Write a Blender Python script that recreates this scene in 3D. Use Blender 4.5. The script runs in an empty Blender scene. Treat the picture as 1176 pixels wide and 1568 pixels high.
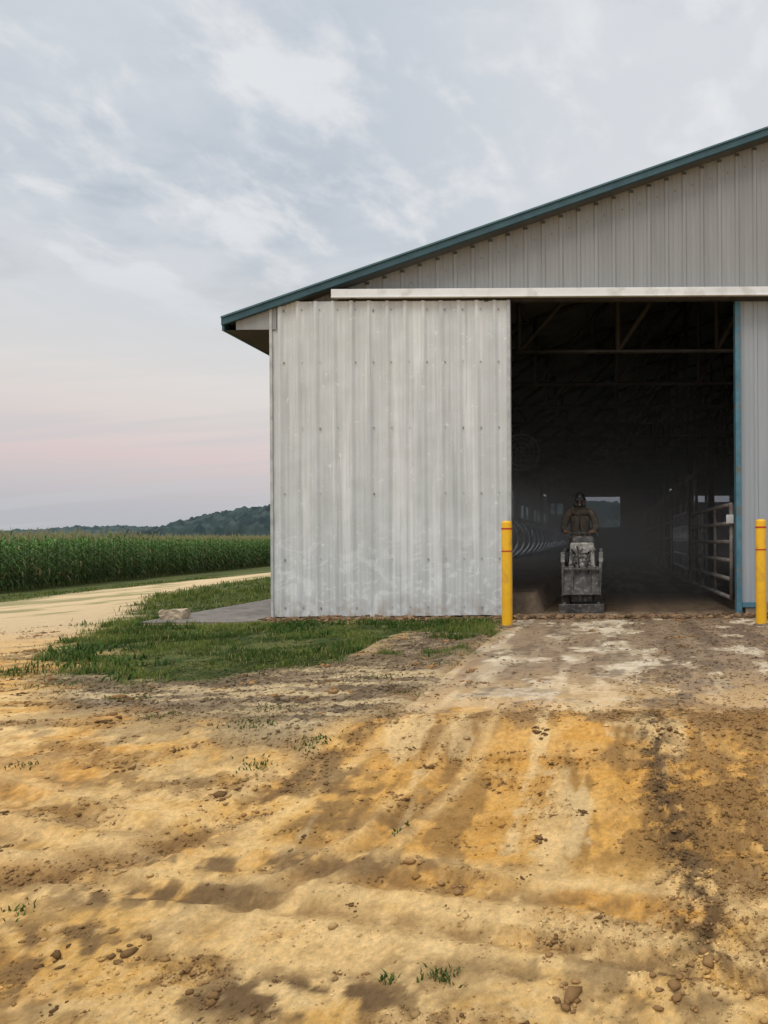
import bpy, math, random, bmesh
import numpy as np
from mathutils import Vector, Matrix
random.seed(3); rng=np.random.default_rng(5)
scene=bpy.context.scene
scene.view_settings.view_transform='Standard'; scene.view_settings.look='None'; scene.view_settings.exposure=0
COL=scene.collection

# ------------------------------------------------------------------ noise
def _h(ix,iy,seed):
    h=(ix.astype(np.int64)*374761393+iy.astype(np.int64)*668265263+seed*1274126177)&0xffffffff
    h=((h^(h>>13))*1274126177)&0xffffffff
    h=(h^(h>>16))&0xffffffff
    return h.astype(np.float64)/4294967295.0
def vnoise(x,y,seed=0):
    xi=np.floor(x); yi=np.floor(y); fx=x-xi; fy=y-yi
    fx=fx*fx*(3-2*fx); fy=fy*fy*(3-2*fy)
    a=_h(xi,yi,seed); b=_h(xi+1,yi,seed); c=_h(xi,yi+1,seed); d=_h(xi+1,yi+1,seed)
    return (a*(1-fx)+b*fx)*(1-fy)+(c*(1-fx)+d*fx)*fy
def fbm(x,y,o=4,seed=0):
    s=0;a=.5;t=0
    x=np.asarray(x,float); y=np.asarray(y,float)
    for i in range(o):
        s=s+a*vnoise(x,y,seed+i*17); t+=a; a*=.55
        x,y=x*2.03+y*.3,y*2.03-x*.3
    return s/t
def sst(a,b,x):
    t=np.clip((x-a)/(b-a),0,1); return t*t*(3-2*t)
def lerp(a,b,t):
    return a+(b-a)*t[...,None]
def seg_d(X,Y,pts):
    d=np.full(X.shape,1e9)
    for (x0,y0),(x1,y1) in zip(pts[:-1],pts[1:]):
        dx,dy=x1-x0,y1-y0
        t=np.clip(((X-x0)*dx+(Y-y0)*dy)/(dx*dx+dy*dy),0,1)
        d=np.minimum(d,np.hypot(X-x0-t*dx,Y-y0-t*dy))
    return d
def poly_sd(X,Y,P):
    d=seg_d(X,Y,P+[P[0]])
    ins=np.zeros(X.shape,bool)
    n=len(P)
    for i in range(n):
        x0,y0=P[i]; x1,y1=P[(i+1)%n]
        if y0==y1: continue
        c=((y0>Y)!=(y1>Y))&(X<(x1-x0)*(Y-y0)/(y1-y0)+x0)
        ins^=c
    return np.where(ins,-d,d)

# ------------------------------------------------------------------ mesh helpers
def mk(name,verts,faces,mat=None,parent=None,smooth=False,loops=None):
    me=bpy.data.meshes.new(name)
    verts=np.asarray(verts,dtype=np.float32)
    if isinstance(faces,np.ndarray):
        k=faces.shape[1]
        me.vertices.add(len(verts)); me.vertices.foreach_set('co',verts.ravel())
        me.loops.add(faces.size); me.loops.foreach_set('vertex_index',faces.ravel().astype(np.int32))
        me.polygons.add(len(faces)); me.polygons.foreach_set('loop_start',np.arange(0,faces.size,k,dtype=np.int32))
        me.polygons.foreach_set('loop_total',np.full(len(faces),k,dtype=np.int32))
        me.update(calc_edges=True)
    else:
        me.from_pydata([tuple(map(float,v)) for v in verts],[],faces); me.update()
    if smooth: me.polygons.foreach_set('use_smooth',np.ones(len(me.polygons),bool))
    ob=bpy.data.objects.new(name,me); COL.objects.link(ob)
    if mat: me.materials.append(mat)
    if parent: ob.parent=parent
    return ob
def setcol(ob,c,name='Col'):
    me=ob.data; a=me.color_attributes.new(name,'FLOAT_COLOR','POINT')
    c4=np.ones((len(me.vertices),4),dtype=np.float32); c4[:,:c.shape[1]]=c
    a.data.foreach_set('color',c4.ravel())
def empty(name,loc=(0,0,0)):
    e=bpy.data.objects.new(name,None); COL.objects.link(e); e.location=loc; e.empty_display_size=.2; return e
def boxes(name,lst,mat,parent=None,bevel=0.0):
    V=[];F=[]
    for b in lst:
        (x0,x1),(y0,y1),(z0,z1)=b[:3]
        n=len(V)
        vs=[Vector(v) for v in [(x0,y0,z0),(x1,y0,z0),(x1,y1,z0),(x0,y1,z0),(x0,y0,z1),(x1,y0,z1),(x1,y1,z1),(x0,y1,z1)]]
        if len(b)>3:
            c=Vector(((x0+x1)/2,(y0+y1)/2,(z0+z1)/2)); R=b[3]
            vs=[R@(v-c)+c for v in vs]
        V+=vs
        F+=[[n+i for i in f] for f in [(0,3,2,1),(4,5,6,7),(0,1,5,4),(1,2,6,5),(2,3,7,6),(3,0,4,7)]]
    ob=mk(name,[tuple(v) for v in V],F,mat,parent)
    if bevel>0:
        m=ob.modifiers.new('b','BEVEL'); m.width=bevel; m.segments=2; m.limit_method='ANGLE'
    return ob
def tubes(name,paths,r,mat,parent=None,n=8,closed=False):
    V=[];F=[]
    for pi,path in enumerate(paths):
        rr=r[pi] if isinstance(r,(list,tuple)) else r
        P=[Vector(p) for p in path]; m=len(P); base=len(V)
        for i,p in enumerate(P):
            if closed: t=(P[(i+1)%m]-P[i-1])
            else: t=(P[min(i+1,m-1)]-P[max(i-1,0)])
            t.normalize()
            u=t.cross(Vector((0,0,1)))
            if u.length<.05: u=t.cross(Vector((0,1,0)))
            u.normalize(); w=t.cross(u)
            rad=rr[i] if isinstance(rr,(list,tuple)) else rr
            for k in range(n):
                a=2*math.pi*k/n
                V.append(tuple(p+u*math.cos(a)*rad+w*math.sin(a)*rad))
        for i in range(m if closed else m-1):
            j=(i+1)%m
            for k in range(n):
                F.append([base+i*n+k,base+i*n+(k+1)%n,base+j*n+(k+1)%n,base+j*n+k])
        if not closed:
            F.append([base+k for k in range(n)][::-1]); F.append([base+(m-1)*n+k for k in range(n)])
    ob=mk(name,V,F,mat,parent,smooth=True)
    return ob

# ------------------------------------------------------------------ material helpers
def newmat(name,rough=.8,col=(.5,.5,.5),metal=0):
    m=bpy.data.materials.new(name); m.use_nodes=True
    b=m.node_tree.nodes['Principled BSDF']; b.inputs['Roughness'].default_value=rough
    b.inputs['Base Color'].default_value=(*col,1); b.inputs['Metallic'].default_value=metal
    return m,m.node_tree.nodes,m.node_tree.links,b
def noisy(name,c1,c2,scale=5,rough=.8,stretch=(1,1,1),bump=0.0,detail=8,lo=.35,hi=.65,metal=0,c3=None,s3=40):
    m,N,L,b=newmat(name,rough,c1,metal)
    tc=N.new('ShaderNodeTexCoord'); mp=N.new('ShaderNodeMapping'); mp.inputs['Scale'].default_value=stretch
    L.new(tc.outputs['Object'],mp.inputs['Vector'])
    n=N.new('ShaderNodeTexNoise'); n.inputs['Scale'].default_value=scale; n.inputs['Detail'].default_value=detail; n.inputs['Roughness'].default_value=.6
    L.new(mp.outputs[0],n.inputs['Vector'])
    r=N.new('ShaderNodeValToRGB'); r.color_ramp.elements[0].position=lo; r.color_ramp.elements[1].position=hi
    r.color_ramp.elements[0].color=(*c1,1); r.color_ramp.elements[1].color=(*c2,1)
    L.new(n.outputs['Fac'],r.inputs[0]); out=r.outputs[0]
    if c3:
        n2=N.new('ShaderNodeTexNoise'); n2.inputs['Scale'].default_value=s3; n2.inputs['Detail'].default_value=6
        L.new(tc.outputs['Object'],n2.inputs['Vector'])
        r2=N.new('ShaderNodeValToRGB'); r2.color_ramp.elements[0].position=.52; r2.color_ramp.elements[1].position=.68
        L.new(n2.outputs['Fac'],r2.inputs[0])
        mx=N.new('ShaderNodeMix'); mx.data_type='RGBA'; L.new(r2.outputs[0],mx.inputs['Factor']); L.new(out,mx.inputs['A']); mx.inputs['B'].default_value=(*c3,1)
        out=mx.outputs['Result']
    L.new(out,b.inputs['Base Color'])
    if bump>0:
        bp=N.new('ShaderNodeBump'); bp.inputs['Strength'].default_value=bump; bp.inputs['Distance'].default_value=.02
        L.new(n.outputs['Fac'],bp.inputs['Height']); L.new(bp.outputs[0],b.inputs['Normal'])
    return m
def attrmat(name,rough=.9,bump=0,trans=0,fine=0,spec=.3):
    m,N,L,b=newmat(name,rough); b.inputs['Specular IOR Level'].default_value=spec
    a=N.new('ShaderNodeAttribute'); a.attribute_name='Col'
    out=a.outputs['Color']
    if fine:
        tc=N.new('ShaderNodeTexCoord')
        n1=N.new('ShaderNodeTexNoise'); n1.inputs['Scale'].default_value=38; n1.inputs['Detail'].default_value=10; n1.inputs['Roughness'].default_value=.75
        L.new(tc.outputs['Object'],n1.inputs['Vector'])
        mr=N.new('ShaderNodeMapRange'); mr.inputs['From Min'].default_value=.3; mr.inputs['From Max'].default_value=.7
        mr.inputs['To Min'].default_value=1-fine; mr.inputs['To Max'].default_value=1+fine*.85
        L.new(n1.outputs['Fac'],mr.inputs['Value'])
        vm=N.new('ShaderNodeVectorMath'); vm.operation='SCALE'
        L.new(out,vm.inputs[0]); L.new(mr.outputs[0],vm.inputs['Scale']); out=vm.outputs[0]
        if bump:
            n2=N.new('ShaderNodeTexNoise'); n2.inputs['Scale'].default_value=34; n2.inputs['Detail'].default_value=10; n2.inputs['Roughness'].default_value=.78
            L.new(tc.outputs['Object'],n2.inputs['Vector'])
            bp=N.new('ShaderNodeBump'); bp.inputs['Strength'].default_value=bump; bp.inputs['Distance'].default_value=.018
            L.new(n2.outputs['Fac'],bp.inputs['Height']); L.new(bp.outputs[0],b.inputs['Normal'])
    L.new(out,b.inputs['Base Color'])
    if trans:
        tr=N.new('ShaderNodeBsdfTranslucent'); L.new(out,tr.inputs[0])
        ms=N.new('ShaderNodeMixShader'); ms.inputs[0].default_value=trans
        L.new(b.outputs[0],ms.inputs[1]); L.new(tr.outputs[0],ms.inputs[2]); L.new(ms.outputs[0],N['Material Output'].inputs[0])
    return m

# ------------------------------------------------------------------ camera
cd=bpy.data.cameras.new('camera'); cam=bpy.data.objects.new('camera',cd); COL.objects.link(cam)
cam.location=(0,0,1.0)
cam.rotation_euler=(Matrix.Rotation(math.radians(90),3,'X')@Matrix.Rotation(math.radians(-.35),3,'Z')).to_euler()
cd.sensor_fit='HORIZONTAL'; cd.sensor_width=36; cd.lens=36.06
cd.shift_x=-350/1176; cd.shift_y=41/1176
cd.clip_start=.05; cd.clip_end=20000
scene.camera=cam

# ------------------------------------------------------------------ world
w=bpy.data.worlds.new('World'); scene.world=w; w.use_nodes=True
N=w.node_tree.nodes; L=w.node_tree.links; bg=N['Background']; bg.inputs['Strength'].default_value=.1
SUN_EL=math.radians(60); SUN_AZ=math.radians(205)   # azimuth clockwise from +Y
sky=N.new('ShaderNodeTexSky'); sky.sky_type='NISHITA'; sky.sun_disc=False; sky.sun_elevation=SUN_EL; sky.sun_rotation=SUN_AZ
tc=N.new('ShaderNodeTexCoord'); sp=N.new('ShaderNodeSeparateXYZ'); L.new(tc.outputs['Generated'],sp.inputs[0])
def M(op,a,b=None,clamp=False):
    n=N.new('ShaderNodeMath'); n.operation=op; n.use_clamp=clamp
    for i,v in enumerate((a,b)):
        if v is None: continue
        if isinstance(v,(int,float)): n.inputs[i].default_value=v
        else: L.new(v,n.inputs[i])
    return n.outputs[0]
z=M('MAXIMUM',sp.outputs['Z'],0.0)
den=M('ADD',z,.14)
cx=M('DIVIDE',sp.outputs['X'],den); cy=M('DIVIDE',sp.outputs['Y'],den)
cb=N.new('ShaderNodeCombineXYZ'); L.new(cx,cb.inputs[0]); L.new(cy,cb.inputs[1])
def wn(scale,detail,rough,stretch,rot=0,dist=0):
    mp=N.new('ShaderNodeMapping'); mp.inputs['Scale'].default_value=stretch; mp.inputs['Rotation'].default_value=(0,0,rot)
    L.new(cb.outputs[0],mp.inputs[0]); n=N.new('ShaderNodeTexNoise'); n.inputs['Scale'].default_value=scale; n.inputs['Detail'].default_value=detail
    n.inputs['Roughness'].default_value=rough; n.inputs['Distortion'].default_value=dist; L.new(mp.outputs[0],n.inputs['Vector']); return n.outputs['Fac']
ramp=N.new('ShaderNodeValToRGB'); cr=ramp.color_ramp
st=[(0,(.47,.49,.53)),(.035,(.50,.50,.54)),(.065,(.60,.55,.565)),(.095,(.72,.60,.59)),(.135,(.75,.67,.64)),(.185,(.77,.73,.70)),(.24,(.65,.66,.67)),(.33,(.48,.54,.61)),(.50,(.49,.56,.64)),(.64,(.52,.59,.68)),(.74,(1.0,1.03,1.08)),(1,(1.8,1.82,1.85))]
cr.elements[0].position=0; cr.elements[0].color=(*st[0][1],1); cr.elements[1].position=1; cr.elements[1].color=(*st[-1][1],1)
for p,c in st[1:-1]:
    e=cr.elements.new(p); e.color=(*c,1)
wob=M('MULTIPLY',M('SUBTRACT',wn(.8,4,.5,(1,1,1)),.5),.10)
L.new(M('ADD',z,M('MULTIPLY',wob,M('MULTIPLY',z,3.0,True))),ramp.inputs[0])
def mixc(f,a,b):
    m=N.new('ShaderNodeMix'); m.data_type='RGBA'
    for s,v in (('Factor',f),('A',a),('B',b)):
        if isinstance(v,tuple): m.inputs[s].default_value=(*v,1)
        elif isinstance(v,(int,float)): m.inputs[s].default_value=v
        else: L.new(v,m.inputs[s])
    return m.outputs['Result']
def rng_map(v,a,b,c=0,d=1):
    m=N.new('ShaderNodeMapRange'); m.interpolation_type='SMOOTHSTEP'
    m.inputs[1].default_value=a; m.inputs[2].default_value=b; m.inputs[3].default_value=c; m.inputs[4].default_value=d
    L.new(v,m.inputs[0]); return m.outputs[0]
hi=rng_map(z,.14,.32); vis=rng_map(z,.78,.62)
big=rng_map(wn(.95,7,.58,(1,1.3,1),.5,.4),.43,.60)
fine=rng_map(wn(3.6,6,.55,(1.5,1,1),.35,.2),.45,.64)
dk=rng_map(wn(1.5,6,.55,(1,1.9,1),.9,.3),.52,.68)
c=ramp.outputs[0]
def mul3(a,b_,k): return M('MULTIPLY',M('MULTIPLY',a,b_),k)
c=mixc(M('MULTIPLY',rng_map(sp.outputs['X'],-.52,.08),mul3(rng_map(z,.15,.3),vis,.68)),c,(.82,.825,.84))
c=mixc(mul3(big,M('MULTIPLY',hi,vis),.62),c,(.75,.77,.80))
c=mixc(mul3(dk,M('MULTIPLY',hi,vis),.38),c,(.46,.52,.60))
fm=M('MULTIPLY',M('MULTIPLY',rng_map(z,.20,.36),vis),rng_map(wn(.8,3,.5,(1,1,1),2.0),.30,.50))
c=mixc(mul3(fine,fm,.66),c,(.90,.90,.90))
lo=rng_map(wn(1.2,5,.5,(.35,2.2,1),-.2,.2),.45,.62)
c=mixc(mul3(lo,rng_map(z,.26,.10),.42),c,(.58,.58,.61))
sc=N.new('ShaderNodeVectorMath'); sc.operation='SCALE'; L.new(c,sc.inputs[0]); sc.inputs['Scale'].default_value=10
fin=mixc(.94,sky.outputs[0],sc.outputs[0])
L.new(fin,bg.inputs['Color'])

sl=bpy.data.lights.new('sun','SUN'); sl.energy=1.5; sl.angle=math.radians(26); sl.color=(1,.94,.85)
so=bpy.data.objects.new('sun',sl); COL.objects.link(so)
d=Vector((math.sin(SUN_AZ)*math.cos(SUN_EL),math.cos(SUN_AZ)*math.cos(SUN_EL),math.sin(SUN_EL)))
so.rotation_euler=d.to_track_quat('Z','Y').to_euler(); so.location=(0,-5,20)

# ------------------------------------------------------------------ terrain
APX0=-1.27; APY0=4.28
TRK=[([(-3.2,3.3),(-1.9,3.04),(-.83,2.88),(-.09,2.74),(.51,2.55),(1.2,2.3)],.055),
     ([(-3.2,3.1),(-1.9,2.84),(-.83,2.66),(-.09,2.50),(.6,2.3)],.04),
     ([(-1.20,4.5),(-1.27,4.2),(-1.44,3.71),(-1.58,3.37),(-1.9,2.98),(-2.6,2.75)],.07),
     ([(-.75,4.3),(-.8,3.6),(-.98,3.1),(-1.4,2.6)],.05),
     ([(-4.6,4.3),(-3.0,3.55),(-2.2,3.25),(-1.6,3.1)],.06)]
LANES=[(-.90,.09),(-.57,.07),(-.25,.10),(.03,.07)]
WINDROW=[(.27,5.6),(.22,4.3),(.2,3.6),(.28,2.9),(.32,2.5)]
GRASS_A=[(-4.3,90),(-15.0,90),(-15.0,36),(-15.0,28.7),(-12.2,21),(-9.5,16),(-7.3,11.5),(-5.9,8.7),(-5.1,6.9),(-4.6,6.0),(-3.6,5.55),(-2.8,5.5),(-2.45,5.95),(-2.05,6.7),(-1.65,6.6),(-1.30,7.1),(-1.33,9.45),(-4.3,9.5)]
GRAVEL=[(-4.4,5.9),(-2.3,6.9),(-2.2,9.4),(-1.2,9.4),(-1.22,4.3),(-1.75,4.0),(-2.4,4.25),(-3.3,4.7)]
def outer(Y): return np.interp(Y,[0,12,20,25,31,40,90],[-16,-17,-19,-20,-21.8,-22.5,-22.5])
def softplus(x,k): return k*np.log1p(np.exp(np.clip(x/k,-40,40)))
def base_z(X,Y):
    z=-.2*softplus(4.18-Y,.07)
    l=softplus(-X-6,.8)*.07
    l=1.14-softplus(1.14-l,.08)
    return z-l
def grass_mask(X,Y):
    wx=X+.7*(fbm(X*1.3,Y*1.3,4,11)-.5); wy=Y+.7*(fbm(X*1.3,Y*1.3,4,31)-.5)
    sd=poly_sd(wx,wy,GRASS_A)
    e=.18*np.clip(Y/7,1,4)
    m=sst(e,-e,sd+.45*(fbm(X*5,Y*5,3,77)-.5)*np.clip(Y/7,1,5))
    m=m*np.where((X>-2.3)&(Y<8.8),sst(.42,.56,fbm(X*2.5,Y*2.5,4,5)),1)
    m=m*(1-.9*sst(-4.0,-4.6,X)*sst(7.4,6.5,Y)*sst(.50,.58,fbm(X*1.8,Y*3.0,4,6)))
    m2=sst(.5,-.5,X-outer(Y)+1.2*(fbm(X*.8,Y*.8,3,8)-.5))
    pad=(X>-5.8)&(X<-4.2)&(Y>9.3)&(Y<30)
    m=np.where((X>-4.4)&(Y>9.42),0,m)
    return np.where(pad,0,np.maximum(m,m2))
def rough_mask(X,Y):
    wr=seg_d(X,Y,WINDROW)
    r=np.exp(-(wr/.10)**2)+.8*np.exp(-(seg_d(X,Y,TRK[2][0])/.09)**2)
    r=r+.8*sst(.52,.62,fbm(X*2.2,Y*4.2,5,121))+.7*sst(.2,-.2,poly_sd(X,Y,GRAVEL))+.7*sst(.10,.4,X)*sst(2.2,2.6,Y)
    r=r+.4*sst(2.75,2.5,Y)*sst(.50,.58,fbm(X*3,Y*5,4,125))
    r=r+.6*np.exp(-((Y-4.2)/.12)**2)*sst(-1.4,-1.1,X)
    return np.clip(r,0,1.2)
def zdet(X,Y):
    near=np.exp(-np.maximum(Y-3,0)/8)
    rm=rough_mask(X,Y)
    z=.045*(fbm(X*.9,Y*.9,3,3)-.5)+.018*(fbm(X*6,Y*9,4,4)-.5)*near+(.010+.034*rm)*(fbm(X*20,Y*24,3,6)-.5)*near+(.004+.016*rm)*(fbm(X*55,Y*60,2,7)-.5)*near
    for i,(p,wd) in enumerate(TRK):
        dd=seg_d(X,Y,p)+.04*(fbm(X*4,Y*4,3,19)-.5)
        k=sst(.32,.55,fbm(X*2,Y*2,2,23+i))
        z=z-.016*np.exp(-(dd/wd)**2)*(.4+.6*k)+.013*np.exp(-((dd-wd*1.6)/(wd*.4))**2)*k
    sw=sst(4.4,4.1,Y)
    st=np.clip((X+1.4)/.2,0,1)*sw
    z=z+.026*(fbm(X*11+.5*Y+.8*fbm(X*2,Y*2,2,88),Y*1.2,4,21)-.5)*st
    for lx,lw in LANES:
        d=np.abs(X-lx-.06*np.sin(Y*1.7+lx*9)); m=sst(lw,lw*.6,d)*sw*sst(2.6,2.9,Y)
        z=z-.006*m+.005*m*np.sign(np.sin(Y*78+6*np.abs(X-lx)/lw))*sst(.46,.58,fbm(X*3,Y*3,3,29))
    wr=seg_d(X,Y,WINDROW)
    z=z+.026*np.exp(-(wr/.09)**2)*fbm(X*14,Y*14,2,9)
    return z
def ground_z(X,Y):
    inap=sst(APX0-.05,APX0+.05,X+.20*(fbm(X*3,Y*3,4,55)-.5))*sst(APY0-.04,APY0+.06,Y+.55*(fbm(X*2.2,Y*2.4,4,56)-.5)-.08)
    inb=(X>-4.35)&(X<13.4)&(Y>9.9)&(Y<52)
    z=base_z(X,Y)+zdet(X,Y)*(1-np.where(inb,1,0))*(1-inap)
    ov=sst(APX0-.35,APX0-.05,X)*sst(APY0-.4,APY0-.05,Y)*(1-inap)      # soil feathers up over the slab edge
    z=z*(1-ov)+ov*(.022+.026*(fbm(X*9,Y*9,3,57)-.5)+.016*(fbm(X*30,Y*30,3,58)-.5))
    z=z+.002-.010*inap
    fl=sst(.4,0,Y*0+np.maximum(np.abs(X+5)-.8,0)+np.maximum(9.3-Y,0)+np.maximum(Y-30,0))
    z=z*(1-fl)+(-.006)*fl
    return np.where(inb,-.004,z)
def A(*c): return np.array(c,float)
def streaks(X,Y,seed,fx=9): return fbm(X*fx+.25*Y+.9*fbm(X*1.7,Y*1.7,2,seed+3),Y*1.5,4,seed)
SAND=A(.74,.44,.14); PALE=A(.86,.60,.28); CLAY=A(.66,.32,.065); BRN=A(.29,.165,.065); DKB=A(.14,.088,.046)
def mud_color(X,Y):
    n1=fbm(X*.9,Y*.9,4,101); n2=fbm(X*3.5,Y*4.5,4,102); n3=fbm(X*14,Y*18,4,103); n4=fbm(X*40,Y*45,3,104)
    one=np.ones(X.shape+(3,))
    c=one*SAND
    c=lerp(c,one*PALE,sst(.44,.60,n1*.5+n2*.5)*.75)
    c=lerp(c,one*CLAY,sst(.49,.60,fbm(X*1.5,Y*3,4,120))*.65)
    bm_=sst(.51,.61,fbm(X*2.2,Y*4.2,5,121))
    c=lerp(c,lerp(one*A(.46,.27,.10),one*BRN,sst(.42,.56,n3)),bm_*.72)
    c=lerp(c,one*PALE,sst(.56,.64,fbm(X*1.6+2*Y,Y*6,4,122))*.5)
    c=lerp(c,one*A(.36,.21,.085),sst(.54,.62,n3*.7+n4*.3)*.40)
    c=lerp(c,one*A(.88,.65,.34),sst(.46,.38,n3*.5+n4*.5)*.28)
    c=lerp(c,one*A(.62,.48,.30),sst(6.0,11,np.hypot(Y,X*.5))*.85)
    sw=sst(-1.5,-1.2,X+.25*(n2-.5))
    cl=sw*sst(2.75,3.0,Y+.3*(n1-.5))
    c=lerp(c,one*A(.68,.35,.075),cl*sst(1.6,.4,X)*.58*sst(.3,.55,n2+.12))
    br=sst(3.55,4.3,Y+1.1*(n2-.5))*sst(-1.55,-1.25,X+.3*(n2-.5))
    c=lerp(c,one*A(.27,.165,.078),br*sst(.36,.54,streaks(X,Y,140,6)*.5+n2*.5)*.88)
    s=streaks(X,Y,150,8)
    c=lerp(c,one*A(.30,.17,.06),cl*sst(.51,.61,s*.75+n3*.25)*.72)
    c=lerp(c,one*A(.86,.63,.32),cl*sst(.53,.62,streaks(X,Y,160,6)*.8+n3*.2)*.62)
    for lx,lw in LANES:
        d=np.abs(X-lx-.06*np.sin(Y*1.7+lx*9)); m=sst(lw,lw*.6,d)*sst(4.4,4.1,Y)*sst(2.6,2.9,Y)
        t=.5+.5*np.sin(Y*78+6*np.abs(X-lx)/lw)
        c=lerp(c,one*A(.38,.21,.07),m*t*.35*sst(.46,.58,fbm(X*3,Y*3,3,29)))
    rs=sst(.05,.35,X+.25*(n2-.5))*sst(2.2,2.8,Y)
    c=lerp(c,one*BRN,rs*sst(.42,.55,fbm(X*4,Y*3,4,171)*.5+n3*.5)*.75)
    for i,(p,wd) in enumerate(TRK):
        dd=seg_d(X,Y,p)+.06*(n2-.5)
        amt=[.75,.6,1.0,.45,.6][i]
        c=lerp(c,one*BRN,np.exp(-(dd/(wd*1.2))**2)*amt*sst(.36,.52,n3*.5+n2*.5))
        c=lerp(c,one*PALE,np.exp(-((dd-wd*2.1)/(wd*.7))**2)*.48)
    wr=seg_d(X,Y,WINDROW)
    c=lerp(c,one*DKB,np.exp(-(wr/.10)**2)*sst(.38,.54,n3)*.9)
    for (bx,by,rx,ry,am) in [(-1.75,2.45,.25,.20,.8),(-.95,2.3,.42,.09,1.0),(-2.3,3.6,.5,.07,.55),(-1.62,2.78,.45,.07,.9),(-1.1,3.25,.35,.07,.55),(-1.5,3.0,.5,.05,.8),(.25,2.35,.3,.12,.7),(-1.0,2.95,.45,.05,.7),(-2.2,2.6,.3,.08,.6),(-.3,2.42,.4,.05,.5),(-1.35,3.55,.20,.22,.7)]:
        g=np.exp(-(((X-bx)/rx)**2+((Y-by)/ry)**2))
        c=lerp(c,one*A(.20,.125,.06),np.clip(g*1.5,0,1)*am*sst(.42,.55,n2*.4+n3*.6))
    gv=poly_sd(X+.5*(n2-.5),Y+.6*(n1-.5),GRAVEL)
    g=sst(.25,-.25,gv)
    gc=lerp(one*A(.13,.10,.07),one*A(.31,.24,.16),sst(.45,.60,n3))
    c=lerp(c,gc,g*.92)
    c=lerp(c,one*A(.66,.51,.29),g*sst(.54,.61,fbm(X*1.5,Y*7,4,180))*.8*sst(6.4,5.8,Y))
    c=lerp(c,one*A(.30,.215,.115),sst(.8,0,np.abs(Y-4.15))*sst(-1.0,-1.6,X)*sst(-4,-3,X)*sst(.46,.56,n2)*.6)
    c=lerp(c,one*A(.22,.145,.085),sst(9.25,9.5,Y)*sst(-6,-5,X)*.9)
    gm=grass_mask(X,Y)
    c=lerp(c,lerp(one*A(.05,.07,.022),one*A(.12,.13,.045),sst(.4,.6,n2)),np.clip(gm*1.1,0,1))
    rim=np.exp(-((poly_sd(X,Y,GRASS_A)-.05)/.22)**2)*sst(8.5,7,Y)
    c=lerp(c,one*A(.16,.12,.07),rim*(1-gm)*.7*sst(.40,.55,n3))
    far=sst(60,120,Y)
    c=lerp(c,one*A(.07,.10,.035),far)
    c=lerp(c,one*A(.07,.10,.035),sst(14,18,X))
    c=lerp(c,one*A(.19,.20,.08),sst(.53,.60,fbm(X*.6,Y*.6,4,190))*sst(11,15,Y)*(1-gm)*.7)
    return c
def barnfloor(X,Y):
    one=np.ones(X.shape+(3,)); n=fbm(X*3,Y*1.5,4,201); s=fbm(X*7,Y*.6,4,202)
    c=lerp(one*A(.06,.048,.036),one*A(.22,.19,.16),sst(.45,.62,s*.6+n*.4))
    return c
def apron_color(X,Y):
    one=np.ones(X.shape+(3,))
    n1=fbm(X*1.1,Y*1.0,4,211); n2=fbm(X*4,Y*3,4,212); s=fbm(X*7+.1*Y,Y*.5,4,213); n3=fbm(X*18,Y*18,4,214)
    pale=lerp(one*A(.46,.35,.22),one*A(.66,.54,.37),sst(.40,.60,n2))
    mud=lerp(one*A(.14,.09,.055),one*A(.27,.185,.11),sst(.38,.6,n3*.5+s*.5))
    wetf=sst(.42,.56,s*.6+n1*.15+n2*.25)
    bias=sst(-1.05,-.7,X+.25*(n2-.5))*sst(5.3,6.3,Y+1.2*(n1-.5))*.50 + sst(.10,.4,X+.2*(n2-.5))*.40+ sst(9.0,9.6,Y)*.35
    bias=bias+.30*sst(4.75,4.35,Y+.5*(n2-.5))+.06
    f=np.clip(wetf*.75+bias,0,.95)
    br=sst(.58,.66,fbm(X*3.4,Y*2.2,4,216))*sst(10.2,9.9,Y)
    f=f*(1-.75*br)
    c=lerp(pale,mud,f)
    c=lerp(c,one*A(.70,.62,.49),br*sst(.46,.6,n3)*.50)
    c=lerp(c,one*A(.11,.075,.045),sst(.55,.63,fbm(X*5,Y*2.5,4,218))*.65*sst(.4,.55,n3))
    wr=seg_d(X,Y,WINDROW)
    c=lerp(c,one*A(.13,.09,.055),np.exp(-(wr/.08)**2)*sst(.38,.6,n3)*.9)
    c=lerp(c,one*A(.12,.085,.055),(np.abs(Y-6.0-.02*(n2-.5))<.010)*.45*sst(.45,.6,n2))
    c=lerp(c,one*A(.62,.40,.17),sst(.44,.6,n2)*sst(6.2,4.5,Y)*.65)
    mc=mud_color(X,Y)
    e=np.maximum(sst(4.85,4.40,Y+.9*(n2-.5)),sst(APX0+.22,APX0+.02,X+.25*(n2-.5)))
    return lerp(c,mc,e*.85)

ys=[.5]
while ys[-1]<45: ys.append(ys[-1]*1.0056)
while ys[-1]<6000: ys.append(ys[-1]*1.07)
ys=np.array([-40,-15,-6,-2.5,-1,-.2,.2]+ys)
xs=list(np.arange(-3.4,1.3,.0085)); st=.010
l=[xs[0]]
while l[-1]>-6000: st*=1.020 if l[-1]>-60 else 1.1; l.append(l[-1]-st)
st=.014; r=[xs[-1]]
while r[-1]<6000: st*=1.05; r.append(r[-1]+st)
xs=np.array(l[1:][::-1]+xs+r[1:])
XX,YY=np.meshgrid(xs,ys)
ZZ=ground_z(XX,YY)
CC=mud_color(XX,YY)
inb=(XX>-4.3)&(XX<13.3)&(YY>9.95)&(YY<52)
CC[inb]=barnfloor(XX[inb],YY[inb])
nx,ny=len(xs),len(ys)
idx=np.arange(nx*ny).reshape(ny,nx)
F=np.stack([idx[:-1,:-1],idx[:-1,1:],idx[1:,1:],idx[1:,:-1]],-1).reshape(-1,4)
groundmat=attrmat('ground_mat',.95,bump=1.0,fine=.32,spec=.10)
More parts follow.
